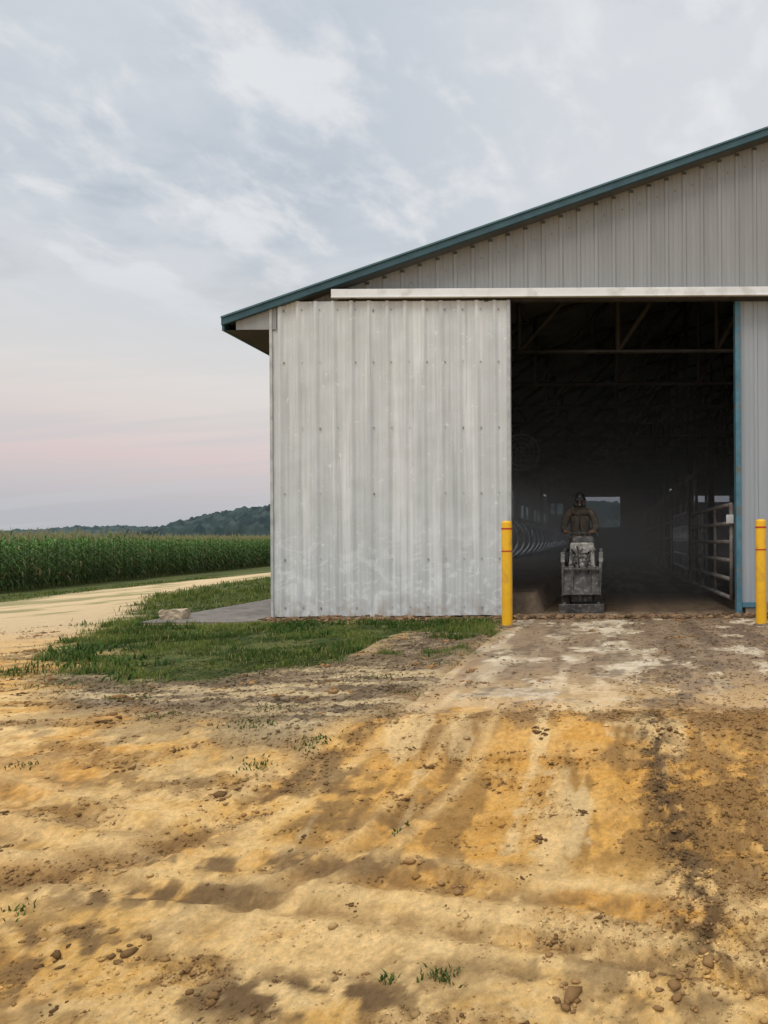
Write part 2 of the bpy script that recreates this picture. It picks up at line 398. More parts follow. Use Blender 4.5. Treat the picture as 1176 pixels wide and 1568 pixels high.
g=mk('ground',np.stack([XX,YY,ZZ],-1).reshape(-1,3),F,groundmat,smooth=True)
setcol(g,CC.reshape(-1,3))
print('ground',nx,ny)
ax=np.concatenate([np.arange(APX0,2.3,.013),np.arange(2.32,9,.1)]); ay=np.concatenate([np.arange(APY0,10.6,.016),np.arange(10.62,14,.06)])
AX,AY=np.meshgrid(ax,ay); k=len(ax)*len(ay); ii=np.arange(k).reshape(len(ay),len(ax))
F=np.stack([ii[:-1,:-1],ii[:-1,1:],ii[1:,1:],ii[1:,:-1]],-1).reshape(-1,4)
AZ=.007+.008*(fbm(AX*12,AY*12,3,9)-.5)+.012*np.exp(-(seg_d(AX,AY,WINDROW)/.08)**2)*fbm(AX*18,AY*18,2,9)
AZ=AZ-.02*sst(.05,0,np.minimum(AX-APX0,AY-APY0))
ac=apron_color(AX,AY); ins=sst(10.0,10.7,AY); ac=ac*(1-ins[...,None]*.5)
apronmat=attrmat('apron_mat',.8,bump=.55,fine=.28,spec=.35)
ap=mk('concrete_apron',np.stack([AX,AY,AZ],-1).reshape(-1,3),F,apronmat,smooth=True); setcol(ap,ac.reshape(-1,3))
pm=noisy('pavement_mat',(.15,.13,.115),(.25,.22,.19),3,.9,bump=.2,c3=(.11,.095,.08),s3=8)
boxes('side_pavement',[((-5.78,-4.32),(9.36,30),(-.05,.022))],pm,bevel=.01)

# ------------------------------------------------------------------ clods / gravel
def icoish():
    t=(1+5**.5)/2
    v=np.array([(-1,t,0),(1,t,0),(-1,-t,0),(1,-t,0),(0,-1,t),(0,1,t),(0,-1,-t),(0,1,-t),(t,0,-1),(t,0,1),(-t,0,-1),(-t,0,1)],float); v/=np.linalg.norm(v[0])
    f=np.array([(0,11,5),(0,5,1),(0,1,7),(0,7,10),(0,10,11),(1,5,9),(5,11,4),(11,10,2),(10,7,6),(7,1,8),(3,9,4),(3,4,2),(3,2,6),(3,6,8),(3,8,9),(4,9,5),(2,4,11),(6,2,10),(8,6,7),(9,8,1)])
    return v,f
iv,iff=icoish()
def scatter_rocks(name,X,Y,Z,S,C,mat):
    n=len(X); V=iv[None]*(1+rng.uniform(-.4,.4,(n,12,1)))
    V=V*S[:,None,None]*np.stack([rng.uniform(.8,1.5,n),rng.uniform(.7,1.2,n),rng.uniform(.4,.75,n)],-1)[:,None,:]
    a=rng.uniform(0,6.28,n); ca,sa=np.cos(a)[:,None],np.sin(a)[:,None]
    x=V[...,0]*ca-V[...,1]*sa; y=V[...,0]*sa+V[...,1]*ca
    V=np.stack([x+X[:,None],y+Y[:,None],V[...,2]+Z[:,None]],-1).reshape(-1,3)
    Fc=(iff[None]+12*np.arange(n)[:,None,None]).reshape(-1,3)
    ob=mk(name,V,Fc,mat); setcol(ob,np.repeat(C,12,0)); return ob
def surf(X,Y):
    z=ground_z(X,Y); onap=(X>APX0)&(Y>APY0); return np.where(onap,np.maximum(z,.008),z)
n=190000
u=rng.uniform(0,1,n); Y=1.9*(10.2/1.9)**u; X=rng.uniform(-.86,.27,n)*Y
wr=seg_d(X,Y,WINDROW)
rm_=rough_mask(X,Y)
dens=.05+.80*rm_+.6*np.exp(-(wr/.12)**2)
dens*=np.where((X>APX0)&(Y>APY0+.2)&(wr>.2),.30,1)
keep=(rng.uniform(0,1,n)<dens*.5)
X,Y=X[keep],Y[keep]; n=len(X)
S=.0013*Y**.8*np.exp(rng.normal(0,.55,n)); S=np.clip(S,.001,.014)
gc=mud_color(X,Y); ong=(X>APX0)&(Y>APY0); gc[ong]=apron_color(X[ong],Y[ong])
dark=(rng.uniform(0,1,n)<.5)[:,None]
C=np.where(dark,gc*.5+A(.05,.03,.012),gc*.85)*rng.uniform(.7,1.1,(n,1))
clodmat=attrmat('clod_mat',.95,fine=.25,spec=.1)
scatter_rocks('gravel',X,Y,surf(X,Y)+S*.12,S,C,clodmat)
n=900; Y=1.9*(9.5/1.9)**rng.uniform(0,1,n); X=rng.uniform(-.84,.25,n)*Y
k=(grass_mask(X,Y)<.3)&(rng.uniform(0,1,n)<np.where((X>APX0)&(Y>APY0),.25,1)*(.20+.80*np.clip(rough_mask(X,Y),0,1))); X,Y=X[k],Y[k]; n=len(X)
S=np.clip(.0042*Y**.75*np.exp(rng.normal(0,.45,n)),.003,.026)
C=A(.18,.105,.045)*rng.uniform(.6,2.0,(n,1))
X2=np.repeat(X,8)+rng.normal(0,1,8*n)*np.repeat(S,8)*2.0; Y2=np.repeat(Y,8)+rng.normal(0,1,8*n)*np.repeat(S,8)*1.8; S2=np.repeat(S,8)*rng.uniform(.18,.7,8*n); C2=np.repeat(C,8,0)
X=np.r_[X,X2];Y=np.r_[Y,Y2];S=np.r_[S,S2];C=np.r_[C,C2]
scatter_rocks('dirt_clods',X,Y,surf(X,Y)+S*.18,S,C,clodmat)
n=3600; X=rng.uniform(-4.4,2.6,n); Y=9.68-np.abs(rng.normal(0,.13,n))+rng.uniform(0,.17,n)
op=(X>-1.25)&(X<1.6); k=~(op&(rng.uniform(0,1,n)<.45)); X,Y=X[k],Y[k]; n=len(X)
S=np.clip(.015*np.exp(rng.normal(0,.6,n)),.005,.05); C=A(.22,.14,.08)*rng.uniform(.4,1.4,(n,1))
scatter_rocks('soil_berm',X,Y,surf(X,Y)+S*.35,S,C,clodmat)

# ------------------------------------------------------------------ grass
def blades(name,X,Y,Z,H,W,C,mat,lean=.6):
    n=len(X); a=rng.uniform(0,6.283,n); l=rng.uniform(.1,lean,n)*H; b=rng.uniform(0,6.283,n)
    dx,dy=np.cos(a)*W/2,np.sin(a)*W/2; lx,ly=np.cos(b)*l,np.sin(b)*l
    P=np.zeros((n,5,3))
    P[:,0]=np.stack([X-dx,Y-dy,Z],-1);P[:,1]=np.stack([X+dx,Y+dy,Z],-1)
    P[:,2]=np.stack([X+dx*.8+lx*.35,Y+dy*.8+ly*.35,Z+H*.6],-1);P[:,3]=np.stack([X-dx*.8+lx*.35,Y-dy*.8+ly*.35,Z+H*.6],-1)
    P[:,4]=np.stack([X+lx,Y+ly,Z+H],-1)
    base=5*np.arange(n)[:,None]
    T=np.concatenate([base+np.array([0,1,2]),base+np.array([0,2,3]),base+np.array([3,2,4])],0)
    ob=mk(name,P.reshape(-1,3),T,mat)
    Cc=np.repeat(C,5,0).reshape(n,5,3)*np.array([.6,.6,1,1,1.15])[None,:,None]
    setcol(ob,Cc.reshape(-1,3)); return ob
gmat=attrmat('grass_mat',.75,trans=.3,spec=.2)
XsL=[];YsL=[]
for (x0,x1,y0,y1,dn) in [(-7,-1.2,5,10,3300),(-16,-4.3,10,20,340),(-24,-4.3,20,45,75)]:
    n=int((x1-x0)*(y1-y0)*dn)
    X=rng.uniform(x0,x1,n);Y=rng.uniform(y0,y1,n); m=grass_mask(X,Y)
    clump=sst(.36,.55,fbm(X*5,Y*5,4,301))*.85+.15
    k=(rng.uniform(0,1,n)<m*clump)&~((X>-4.45)&(Y>9.42)); XsL.append(X[k]);YsL.append(Y[k])
X=np.concatenate(XsL);Y=np.concatenate(YsL); n=len(X)
t=fbm(X*1.7,Y*1.7,4,302)
H=rng.uniform(.018,.055,n)*(.25+4.2*np.clip(t-.33,0,.3))*np.clip(Y/9,1,2.0); W=rng.uniform(.005,.010,n)*np.clip(Y/8,.9,4)
C=lerp(np.ones((n,3))*A(.065,.115,.022),np.ones((n,3))*A(.20,.245,.055),np.clip(sst(.36,.62,fbm(X*2.2,Y*2.2,4,303))+rng.normal(0,.18,n),0,1))
yl=(rng.uniform(0,1,n)<.08)[:,None]; C=np.where(yl,A(.36,.31,.13),C)
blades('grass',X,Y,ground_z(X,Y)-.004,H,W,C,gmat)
print('blades',n)
spots=[(-.54,2.39,.04,70),(-.70,2.37,.02,30),(-1.98,4.18,.10,110),(-1.55,3.95,.09,110),(-3.1,4.9,.10,90),(-1.72,3.72,.07,70),(-2.55,4.35,.07,50),(-3.6,4.3,.09,40),(-2.1,2.7,.05,25),(-1.3,4.9,.06,30),(-2.9,3.75,.06,30),(-3.9,5.4,.2,160),(-4.6,5.6,.3,200),(-3.3,5.2,.2,100),(-1.65,5.5,.12,60),(-1.38,6.1,.1,60),(-.9,3.2,.03,20),(-5.5,6.4,.3,160),(-2.0,4.55,.1,60)]
Xw=[];Yw=[]
for (x,y,r,c_) in spots:
    Xw.append(x+rng.normal(0,r*.7,c_));Yw.append(y+rng.normal(0,r*.5,c_))
X=np.concatenate(Xw);Y=np.concatenate(Yw); n=len(X)
blades('weeds',X,Y,surf(X,Y)-.002,rng.uniform(.008,.026,n),rng.uniform(.004,.010,n),A(.085,.13,.03)*rng.uniform(.6,1.5,(n,1)),gmat,lean=1.4)
n=6500; X=rng.uniform(-5.8,-1.4,n); Y=rng.uniform(5.4,9.5,n); k=rng.uniform(0,1,n)<grass_mask(X,Y)*sst(.5,.60,fbm(X*1.6,Y*1.6,3,333)); X=X[k];Y=Y[k]; n=len(X)
blades('broadleaf_weeds',X,Y,ground_z(X,Y),rng.uniform(.03,.085,n),rng.uniform(.012,.024,n),A(.05,.10,.02)*rng.uniform(.7,1.7,(n,1)),gmat,lean=1.3)

# ------------------------------------------------------------------ limestone rock
sm=noisy('limestone',(.36,.28,.18),(.56,.47,.34),8,.9,bump=.5)
bm=bmesh.new(); bmesh.ops.create_icosphere(bm,subdivisions=4,radius=1)
for v in bm.verts:
    p=v.co.copy(); nn=float(fbm(np.array([p.x*1.6+5]),np.array([p.y*1.6+p.z*2]),4,3)[0])
    q=Vector((max(-.75,min(.75,p.x)),max(-.7,min(.7,p.y)),max(-.6,min(.55,p.z)))); v.co=q*(0.75+.6*nn)
    v.co.x*=.19; v.co.y*=.14; v.co.z*=.13
me=bpy.data.meshes.new('rock'); bm.to_mesh(me); bm.free(); me.materials.append(sm)
rk=bpy.data.objects.new('limestone_rock',me); COL.objects.link(rk); rk.location=(-5.55,9.75,.065)

# ------------------------------------------------------------------ corn
def corn_plants(X,Y,H,nl,seg):
    n=len(X); Z0=ground_z(X,Y)
    Vs=[];Fs=[];Cs=[];off=0
    a=rng.uniform(0,3.14,n)
    for da in (0,1.57):
        dx=np.cos(a+da)*.014;dy=np.sin(a+da)*.014
        P=np.stack([np.stack([X-dx,Y-dy,Z0],-1),np.stack([X+dx,Y+dy,Z0],-1),np.stack([X+dx*.5,Y+dy*.5,Z0+H*.92],-1),np.stack([X-dx*.5,Y-dy*.5,Z0+H*.92],-1)],1)
        Vs.append(P.reshape(-1,3)); Fs.append((off+4*np.arange(n)[:,None]+np.arange(4)[None])); off+=4*n
        Cs.append(np.repeat(np.ones((n,3))*A(.09,.13,.035),4,0))
    for li in range(nl):
        f=(li+rng.uniform(0,.8,n))/nl
        zb=H*(.12+.78*f); az=a+(li%2)*math.pi+rng.normal(0,.35,n); Ln=rng.uniform(.55,.85,n)*(1-.45*np.abs(f-.5)); up=rng.uniform(.35,.75,n)+.4*f
        wv=rng.uniform(.035,.055,n)
        pts=[]
        for s in np.linspace(0,1,seg+1):
            hr=Ln*s*.85; hz=zb+Ln*(up*s-(.95+.2*(1-f))*s*s)
            wd=wv*(1-s)**.6*(1 if s>0 else .6)
            px=X+np.cos(az)*hr;py=Y+np.sin(az)*hr
            pts.append((np.stack([px-np.sin(az)*wd,py+np.cos(az)*wd,Z0+hz],-1),np.stack([px+np.sin(az)*wd,py-np.cos(az)*wd,Z0+hz],-1)))
        P=np.stack([q for pr in pts for q in pr],1); k=2*(seg+1)
        Vs.append(P.reshape(-1,3))
        b=off+k*np.arange(n)[:,None]
        for s in range(seg): Fs.append(b+np.array([2*s,2*s+1,2*s+3,2*s+2]))
        off+=k*n
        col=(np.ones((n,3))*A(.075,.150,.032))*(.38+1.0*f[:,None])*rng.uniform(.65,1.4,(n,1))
        dry=(rng.uniform(0,1,n)<.10*(1-f)*2)[:,None]; col=np.where(dry,A(.22,.19,.08),col)
        Cs.append(np.repeat(col,k,0))
    for ti in range(3):
        az=rng.uniform(0,6.28,n); l=rng.uniform(.2,.34,n); sp_=rng.uniform(.02,.13,n)*(ti>0)
        zb=Z0+H*.9; P=np.stack([np.stack([X-.010,Y,zb],-1),np.stack([X+.010,Y,zb],-1),np.stack([X+np.cos(az)*sp_+.007,Y+np.sin(az)*sp_,zb+l],-1),np.stack([X+np.cos(az)*sp_-.007,Y+np.sin(az)*sp_,zb+l],-1)],1)
        Vs.append(P.reshape(-1,3)); Fs.append(off+4*np.arange(n)[:,None]+np.arange(4)); off+=4*n
        Cs.append(np.repeat(np.ones((n,3))*A(.30,.27,.13),4,0))
    return np.concatenate(Vs),np.concatenate(Fs),np.concatenate(Cs)
def edgeX(Y): return -25.6-(Y-32)*.105
V_,F_,C_=[],[],[]; off=0
for row in range(26):
    step=.2 if row<4 else (.32 if row<9 else .6)
    y=np.arange(14,150 if row<4 else 130,step); y=y+rng.normal(0,.05,len(y)); x=edgeX(y)-row*.76+rng.normal(0,.06,len(y))-(0 if row<9 else (row-9)*1.2)
    H=rng.normal(2.52,.12,len(y))+.45*(fbm(x*.15,y*.15,3,5)-.5)
    v,f,c_=corn_plants(x,y,H,12 if row<3 else 7,3 if row<4 else 2)
    V_.append(v);F_.append(f+off);C_.append(c_);off+=len(v)
cmat=attrmat('corn_mat',.6,trans=.25,spec=.25)
v=np.concatenate(V_);f=np.concatenate(F_);print('corn',len(f))
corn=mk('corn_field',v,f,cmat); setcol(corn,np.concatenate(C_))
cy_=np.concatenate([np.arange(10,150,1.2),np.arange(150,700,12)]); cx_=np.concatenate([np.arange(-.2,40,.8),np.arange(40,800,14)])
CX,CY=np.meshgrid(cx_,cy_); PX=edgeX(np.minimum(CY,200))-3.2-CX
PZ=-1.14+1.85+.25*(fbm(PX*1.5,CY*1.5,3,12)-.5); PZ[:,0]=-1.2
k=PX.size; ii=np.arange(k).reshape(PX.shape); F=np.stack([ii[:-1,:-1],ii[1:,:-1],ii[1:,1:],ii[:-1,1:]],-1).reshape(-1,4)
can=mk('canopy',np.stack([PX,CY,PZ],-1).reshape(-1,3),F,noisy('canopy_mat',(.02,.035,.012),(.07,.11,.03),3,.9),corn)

# ------------------------------------------------------------------ wooded hills
def ridge(name,x0,x1,y0,prof,col1,col2,treeh,depth=220):
    xs=np.arange(x0,x1,1.3); ds=np.arange(0,depth,4.0)
    X,D=np.meshgrid(xs,ds); h=np.interp(X,[p[0] for p in prof],[p[1] for p in prof])*(1+D/y0)
    t=D/depth; Z=h*np.sin(np.clip(t*1.6+.15,0,1)*math.pi/2)**.8
    crown=.5-np.abs(fbm(X*.085,D*.085,2,41)-.5)*2
    Z=Z+treeh*(crown+1.1*fbm(X*.20,D*.2,3,43)-.40)*(h>1)
    Z[0]=-6
    k=X.size; ii=np.arange(k).reshape(X.shape); F=np.stack([ii[:-1,:-1],ii[:-1,1:],ii[1:,1:],ii[1:,:-1]],-1).reshape(-1,4)
    return mk(name,np.stack([X,y0+D,Z],-1).reshape(-1,3),F,noisy(name+'_mat',col1,col2,.06,.95,bump=0,detail=10,lo=.42,hi=.6),smooth=False)
ridge('wooded_hill',-470,60,640,[(-470,-2),(-432,0),(-416,8),(-396,11),(-386,17),(-366,22),(-345,24),(-330,23.5),(-318,29),(-306,31),(-285,28),(-262,31),(-150,31),(0,26),(60,18)],(.012,.028,.031),(.038,.064,.060),9)  # blue-green distance haze is mixed into the hill colours
ridge('distant_tree_line',-1300,-560,900,[(-1300,6),(-780,10),(-720,11),(-690,15),(-640,12),(-610,8),(-560,2)],(.030,.052,.054),(.06,.09,.084),8)  # greyer still, haze again painted into the colour

# ------------------------------------------------------------------ barn
barn=empty('livestock_barn',(0,0,0))
WX0,WX1,RX,WY,BY=-4.30,13.30,4.5,10.0,50.0
SL=.3406; FY=9.80
EX0,EX1=-4.955,13.955
def roofz(x): return 3.840+SL*((x-EX0) if x<=RX else (2*RX-x-EX0))
P_=.229
def rib_cols(x0,x1,ph=0.0,h=.02):
    pts=[(x0,0)]; k=math.floor((x0-ph)/P_)
    prof=[(-.034,0),(-.016,h),(.016,h),(.034,0),(.072,0),(.078,.004),(.088,.004),(.094,0),(.135,0),(.141,.004),(.151,.004),(.157,0)]
    while ph+k*P_<x1+.1:
        for dx,dh in prof:
            x=ph+k*P_+dx
            if x0<x<x1: pts.append((x,dh))
        k+=1
    pts.append((x1,0)); return pts
def siding(name,x0,x1,y,zb,zt,mat,parent,ph=0.0,extra=()):
    pts=rib_cols(x0,x1,ph); V=[];F=[]
    xsx=sorted(set([p[0] for p in pts]+list(extra)))
    for x in xsx:
        dh=np.interp(x,[p[0] for p in pts],[p[1] for p in pts])
        V+=[(x,y-dh,zb(x) if callable(zb) else zb),(x,y-dh,zt(x) if callable(zt) else zt)]
    for i in range(len(xsx)-1): F.append([2*i,2*i+2,2*i+3,2*i+1])
    return mk(name,V,F,mat,parent)
def steel(name,c1,c2,c3=None,rough=.45,spec=.4):
    m,N,L,b=newmat(name,rough,c1)
    tc=N.new('ShaderNodeTexCoord')
    def no(scale,st,det=8,ro=.6):
        mp=N.new('ShaderNodeMapping'); mp.inputs['Scale'].default_value=st; L.new(tc.outputs['Object'],mp.inputs[0])
        n=N.new('ShaderNodeTexNoise'); n.inputs['Scale'].default_value=scale; n.inputs['Detail'].default_value=det; n.inputs['Roughness'].default_value=ro
        L.new(mp.outputs[0],n.inputs['Vector']); return n.outputs['Fac']
    a=no(6,(1,1,.08)); r=N.new('ShaderNodeValToRGB'); r.color_ramp.elements[0].position=.35; r.color_ramp.elements[1].position=.68
    r.color_ramp.elements[0].color=(*c1,1); r.color_ramp.elements[1].color=(*c2,1); L.new(a,r.inputs[0])
    out=r.outputs[0]
    bb=no(1.3,(1,1,.5),6,.65); r2=N.new('ShaderNodeValToRGB'); r2.color_ramp.elements[0].position=.45; r2.color_ramp.elements[1].position=.7
    r2.color_ramp.elements[1].color=(.5,.5,.5,1)
    L.new(bb,r2.inputs[0]); mx=N.new('ShaderNodeMix'); mx.data_type='RGBA'; L.new(r2.outputs[0],mx.inputs['Factor']); L.new(out,mx.inputs['A'])
    mx.inputs['B'].default_value=(*(c3 or c2),1); L.new(mx.outputs['Result'],b.inputs['Base Color'])
    b.inputs['Specular IOR Level'].default_value=spec
    rr=N.new('ShaderNodeMapRange'); rr.inputs[3].default_value=rough-.12; rr.inputs[4].default_value=rough+.2; L.new(bb,rr.inputs[0]); L.new(rr.outputs[0],b.inputs['Roughness'])
    return m,N,L,b,mx,tc
wallm=steel('grey_siding_mat',(.25,.26,.262),(.315,.325,.325),(.275,.28,.275),.5)[0]
teal=noisy('teal_trim_mat',(.018,.06,.078),(.032,.09,.112),4,.5)
whitem=noisy('white_rail_mat',(.68,.70,.70),(.80,.82,.82),6,.5,stretch=(.2,1,1),c3=(.60,.60,.58),s3=5)
darkwood=noisy('truss_mat',(.022,.02,.018),(.045,.04,.036),5,.85)
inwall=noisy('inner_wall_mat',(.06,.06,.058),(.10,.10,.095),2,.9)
OPX0,OPX1,OPZ=-1.40,1.60,4.10
siding('gable_siding',WX0,WX1,WY,OPZ,lambda x:roofz(x)-.06,wallm,barn,ph=.04,extra=(RX,))
siding('front_siding_left',WX0,OPX0,WY,.05,OPZ,wallm,barn,ph=.04)
wl2=steel('siding_light_mat',(.31,.345,.38),(.38,.415,.45),(.34,.365,.39),.5)[0]
siding('front_siding_right',OPX1+.06,WX1,WY-.002,.16,OPZ,wl2,barn,ph=.04)
boxes('foundation_curb',[((OPX1+.12,WX1),(WY-.03,WY+.12),(-.1,.155)),((WX0,OPX0-.05),(WY-.02,WY+.12),(-.1,.06))],noisy('curb_mat',(.20,.16,.12),(.34,.30,.25),5,.9),barn)
boxes('door_jamb',[((OPX1,OPX1+.07),(WY-.06,WY+.10),(.0,OPZ-.02)),((OPX1+.073,OPX1+.30),(WY-.045,WY-.025),(.10,.17))],noisy('jamb_mat',(.045,.14,.19),(.085,.21,.28),9,.55,c3=(.13,.12,.10),s3=7),barn,bevel=.006)
boxes('left_jamb',[((OPX0-.08,OPX0),(WY+.005,WY+.14),(0,OPZ))],darkwood,barn)
Rf=lambda x,y0,y1,dz=0:[(x,y0,roofz(x)+dz),(x,y1,roofz(x)+dz)]
roofm=steel('roof_mat',(.03,.09,.11),(.05,.12,.15),None,.4)[0]
V=Rf(EX0,FY,BY+.4)+Rf(RX,FY,BY+.4)+Rf(EX1,FY,BY+.4)
mk('roof',V,[[0,2,3,1],[2,4,5,3]],roofm,barn)
V=Rf(EX0+.03,FY+.05,BY+.3,-.05)+Rf(RX,FY+.05,BY+.3,-.05)+Rf(EX1-.03,FY+.05,BY+.3,-.05)
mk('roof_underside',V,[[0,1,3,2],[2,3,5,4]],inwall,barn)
def slant(name,x0,x1,y0,y1,dt,db,mat):
    V=[]
    for x in (x0,x1):
        for y in (y0,y1):
            for dz in (dt,db): V.append((x,y,roofz(x)+dz))
    F=[[0,1,5,4],[2,6,7,3],[0,4,6,2],[1,3,7,5],[0,2,3,1],[4,5,7,6]]
    return mk(name,V,F,mat,barn)
tealhi=noisy('teal_highlight_mat',(.05,.12,.145),(.08,.16,.19),4,.45)  # lighter teal paints the highlight line along the rake
for (a,b) in ((EX0,RX),(RX,EX1)):
    slant('rake_trim',a,b,FY-.03,FY+.02,-.012,-.095,teal)
    slant('rake_cap',a,b,FY-.045,FY+.12,.012,-.010,tealhi)
    slant('gable_soffit',a+.6 if a<0 else a,b,FY+.022,WY-.03,-.08,-.09,inwall)
lst=[]
for k in range(0,70):
    x=.04+(k-19)*P_
    if WX0<x<WX1: lst.append(((x-.028,x+.028),(WY-.03,WY-.021),(roofz(x)-.135,roofz(x)-.10)))
boxes('rib_shadow_blocks',lst,inwall,barn)  # dark blocks stand in for the small shadows at the ribs
boxes('eave_fascia',[((EX0-.02,EX0+.01),(FY+.03,BY),(3.69,3.835)),((EX1-.01,EX1+.02),(FY+.03,BY),(3.69,3.835))],teal,barn)
def ret(x): return roofz(x)-.09
V=[(EX0+.16,FY+.0,3.70),(WX0+.02,FY,3.70),(WX0+.02,FY,ret(WX0+.02)),(EX0+.16,FY,ret(EX0+.16))]
mk('eave_return',[(x,y+.03,z) for x,y,z in V],[[0,1,2,3]],wallm,barn)
mk('eave_soffit',[(EX0+.01,FY+.03,3.695),(WX0,FY+.03,3.695),(WX0,BY,3.695),(EX0+.01,BY,3.695)],[[0,1,2,3]],noisy('soffit_mat',(.03,.024,.02),(.05,.042,.035),3,.85),barn)
# curtain sidewalls; openings out of view are added to light the interior
boxes('side_wall_left',[((WX0,WX0+.06),(WY+.02,13),(0,3.70)),((WX0,WX0+.06),(13,BY),(0,1.3)),((WX0,WX0+.06),(13,BY),(3.1,3.70)),((WX0+.001,WX0+.059),(33,BY),(1.3,2.0)),((WX0+.001,WX0+.059),(33,BY),(2.6,3.1))]+[((WX0+.003,WX0+.055),(y,y+.15),(1.3,3.1)) for y in range(14,33,3)]+[((WX0+.003,WX0+.055),(y,y+.9),(2.0,2.6)) for y in range(33,50,2)],inwall,barn)
boxes('side_wall_right',[((WX1-.06,WX1),(WY+.02,BY),(0,1.0)),((WX1-.06,WX1),(WY+.02,BY),(3.3,3.70))]+[((WX1-.056,WX1-.004),(y,y+.15),(1.0,3.3)) for y in range(10,50,3)],inwall,barn)
ops=[(-1.95,.5,1.75,3.72),(3.6,4.4,3.9,4.25),(5.3,6.0,3.35,3.75),(6.2,7.6,3.35,3.75),(-4.0,-3.2,2.6,3.3)]
cuts=sorted(set([WX0,WX1,RX]+[o[0] for o in ops]+[o[1] for o in ops])); V=[];F=[]
for a,b in zip(cuts[:-1],cuts[1:]):
    zs=[0.0]
    for o in ops:
        if o[0]<=a+1e-6 and b<=o[1]+1e-6: zs+=[o[2],o[3]]
    zs.sort(); seg=[(zs[i],zs[i+1] if i+1<len(zs) else None) for i in range(0,len(zs),2)]
    for z0,z1 in seg:
        n=len(V); V+=[(a,BY,z0),(b,BY,z0),(b,BY,z1 if z1 else roofz(b)-.05),(a,BY,z1 if z1 else roofz(a)-.05)]; F.append([n,n+1,n+2,n+3])
mk('end_wall',V,F,inwall,barn)
lst=[]
for y in np.arange(11.4,49,2.4):
    zb=3.78
    lst+=[[(WX0,y,zb),(WX1,y,zb)],[(WX0,y,roofz(WX0)-.12),(RX,y,roofz(RX)-.12)],[(RX,y,roofz(RX)-.12),(WX1,y,roofz(WX1)-.12)]]
    xsT=np.linspace(WX0,RX,7)
    for i in range(6):
        xa,xb=xsT[i],xsT[i+1]
        for s in (1,-1):
            X0=xa if s>0 else 2*RX-xa; X1=xb if s>0 else 2*RX-xb
            lst.append([(X0,y,zb),(X1,y,roofz(X1)-.12)]); lst.append([(X1,y,zb),(X1,y,roofz(X1)-.12)])
tubes('roof_trusses',lst,.038,darkwood,barn,n=4)
lst=[]
for x in np.arange(WX0+.6,WX1,1.1):
    lst.append(((x-.03,x+.03),(10.3,49),(roofz(x)-.12,roofz(x)-.055)))
boxes('roof_purlins',lst,noisy('purlin_mat',(.06,.055,.05),(.09,.08,.07),4,.8),barn)
posts=[]
for y in np.arange(13.5,49,4.8):
    for x in (-3.45,2.35,7.5): posts.append(((x-.07,x+.07),(y-.07,y+.07),(0,3.8)))
boxes('posts',posts,darkwood,barn,bevel=.01)
bedm=noisy('bedding_mat',(.09,.062,.04),(.19,.135,.09),6,.95,bump=.8)
bx=np.linspace(-4.22,-.98,46); by=np.linspace(10.3,49,300); BX,BYY=np.meshgrid(bx,by)
BZ=.27+.10*(fbm(BX*2,BYY*2,4,61)-.5)+.05*(fbm(BX*9,BYY*9,3,62)-.5)
BZ[:,-1]=-.02; BXX=BX.copy(); BXX[:,-1]+=.06; BYY2=BYY.copy(); BZ[0,:]=-.02; BYY2[0,:]-=.12
ii=np.arange(BX.size).reshape(BX.shape); F=np.stack([ii[:-1,:-1],ii[:-1,1:],ii[1:,1:],ii[1:,:-1]],-1).reshape(-1,4)
mk('stall_bed',np.stack([BXX,BYY2,BZ],-1).reshape(-1,3),F,bedm,barn,smooth=True)
boxes('door_track',[((-3.56,9.2),(9.775,9.96),(4.098,4.195)),((-3.56,9.2),(9.765,9.80),(4.083,4.1005))],whitem,barn,bevel=.004)
boxes('track_shadow_gap',[((-3.5,9.1),(9.86,9.95),(4.06,4.09))],darkwood,barn)

# ------------------------------------------------------------------ sliding door
door=empty('sliding_barn_door')
DX0,DX1,DY,DZ0,DZ1=-4.356,-1.304,9.85,.03,4.06
dm,N,L,b,mx,tcd=steel('door_mat',(.52,.55,.555),(.67,.70,.705),(.58,.605,.605),.42,spec=.5)
geo=N.new('ShaderNodeSeparateXYZ'); L.new(tcd.outputs['Object'],geo.inputs[0])
def nz(scale,st,det=8,dist=0):
    mp=N.new('ShaderNodeMapping'); mp.inputs['Scale'].default_value=st; L.new(tcd.outputs['Object'],mp.inputs[0])
    n=N.new('ShaderNodeTexNoise'); n.inputs['Scale'].default_value=scale; n.inputs['Detail'].default_value=det; n.inputs['Distortion'].default_value=dist; L.new(mp.outputs[0],n.inputs['Vector']); return n.outputs['Fac']
def mr(v,a,b_,c,d_):
    m=N.new('ShaderNodeMapRange'); m.interpolation_type='SMOOTHSTEP'
    for i,q in enumerate((a,b_,c,d_)): m.inputs[i+1].default_value=q
    L.new(v,m.inputs[0]); return m.outputs[0]
def mul(a,b_):
    m=N.new('ShaderNodeMath'); m.operation='MULTIPLY'
    for i,q in enumerate((a,b_)):
        if isinstance(q,float): m.inputs[i].default_value=q
        else: L.new(q,m.inputs[i])
    return m.outputs[0]
def mixn(f,a,col):
    m=N.new('ShaderNodeMix'); m.data_type='RGBA'; L.new(f,m.inputs['Factor']); L.new(a,m.inputs['A']); m.inputs['B'].default_value=(*col,1); return m.outputs['Result']
scf=mul(mr(nz(3.2,(1,1,1.6),8,2.2),.50,.62,0,1),mr(geo.outputs['Z'],1.6,.3,0,1))
o=mixn(mul(scf,.65),mx.outputs['Result'],(.80,.83,.83))
o=mixn(mul(mr(nz(5,(1.2,1,.05),4),.54,.64,0,1),.60),o,(.80,.82,.82))
o=mixn(mul(mr(nz(7,(1.5,1,.04),5),.55,.66,0,1),.50),o,(.38,.40,.40))
o=mixn(mul(mr(nz(14,(1,1,1),8,1),.64,.70,0,1),.55),o,(.88,.90,.90))
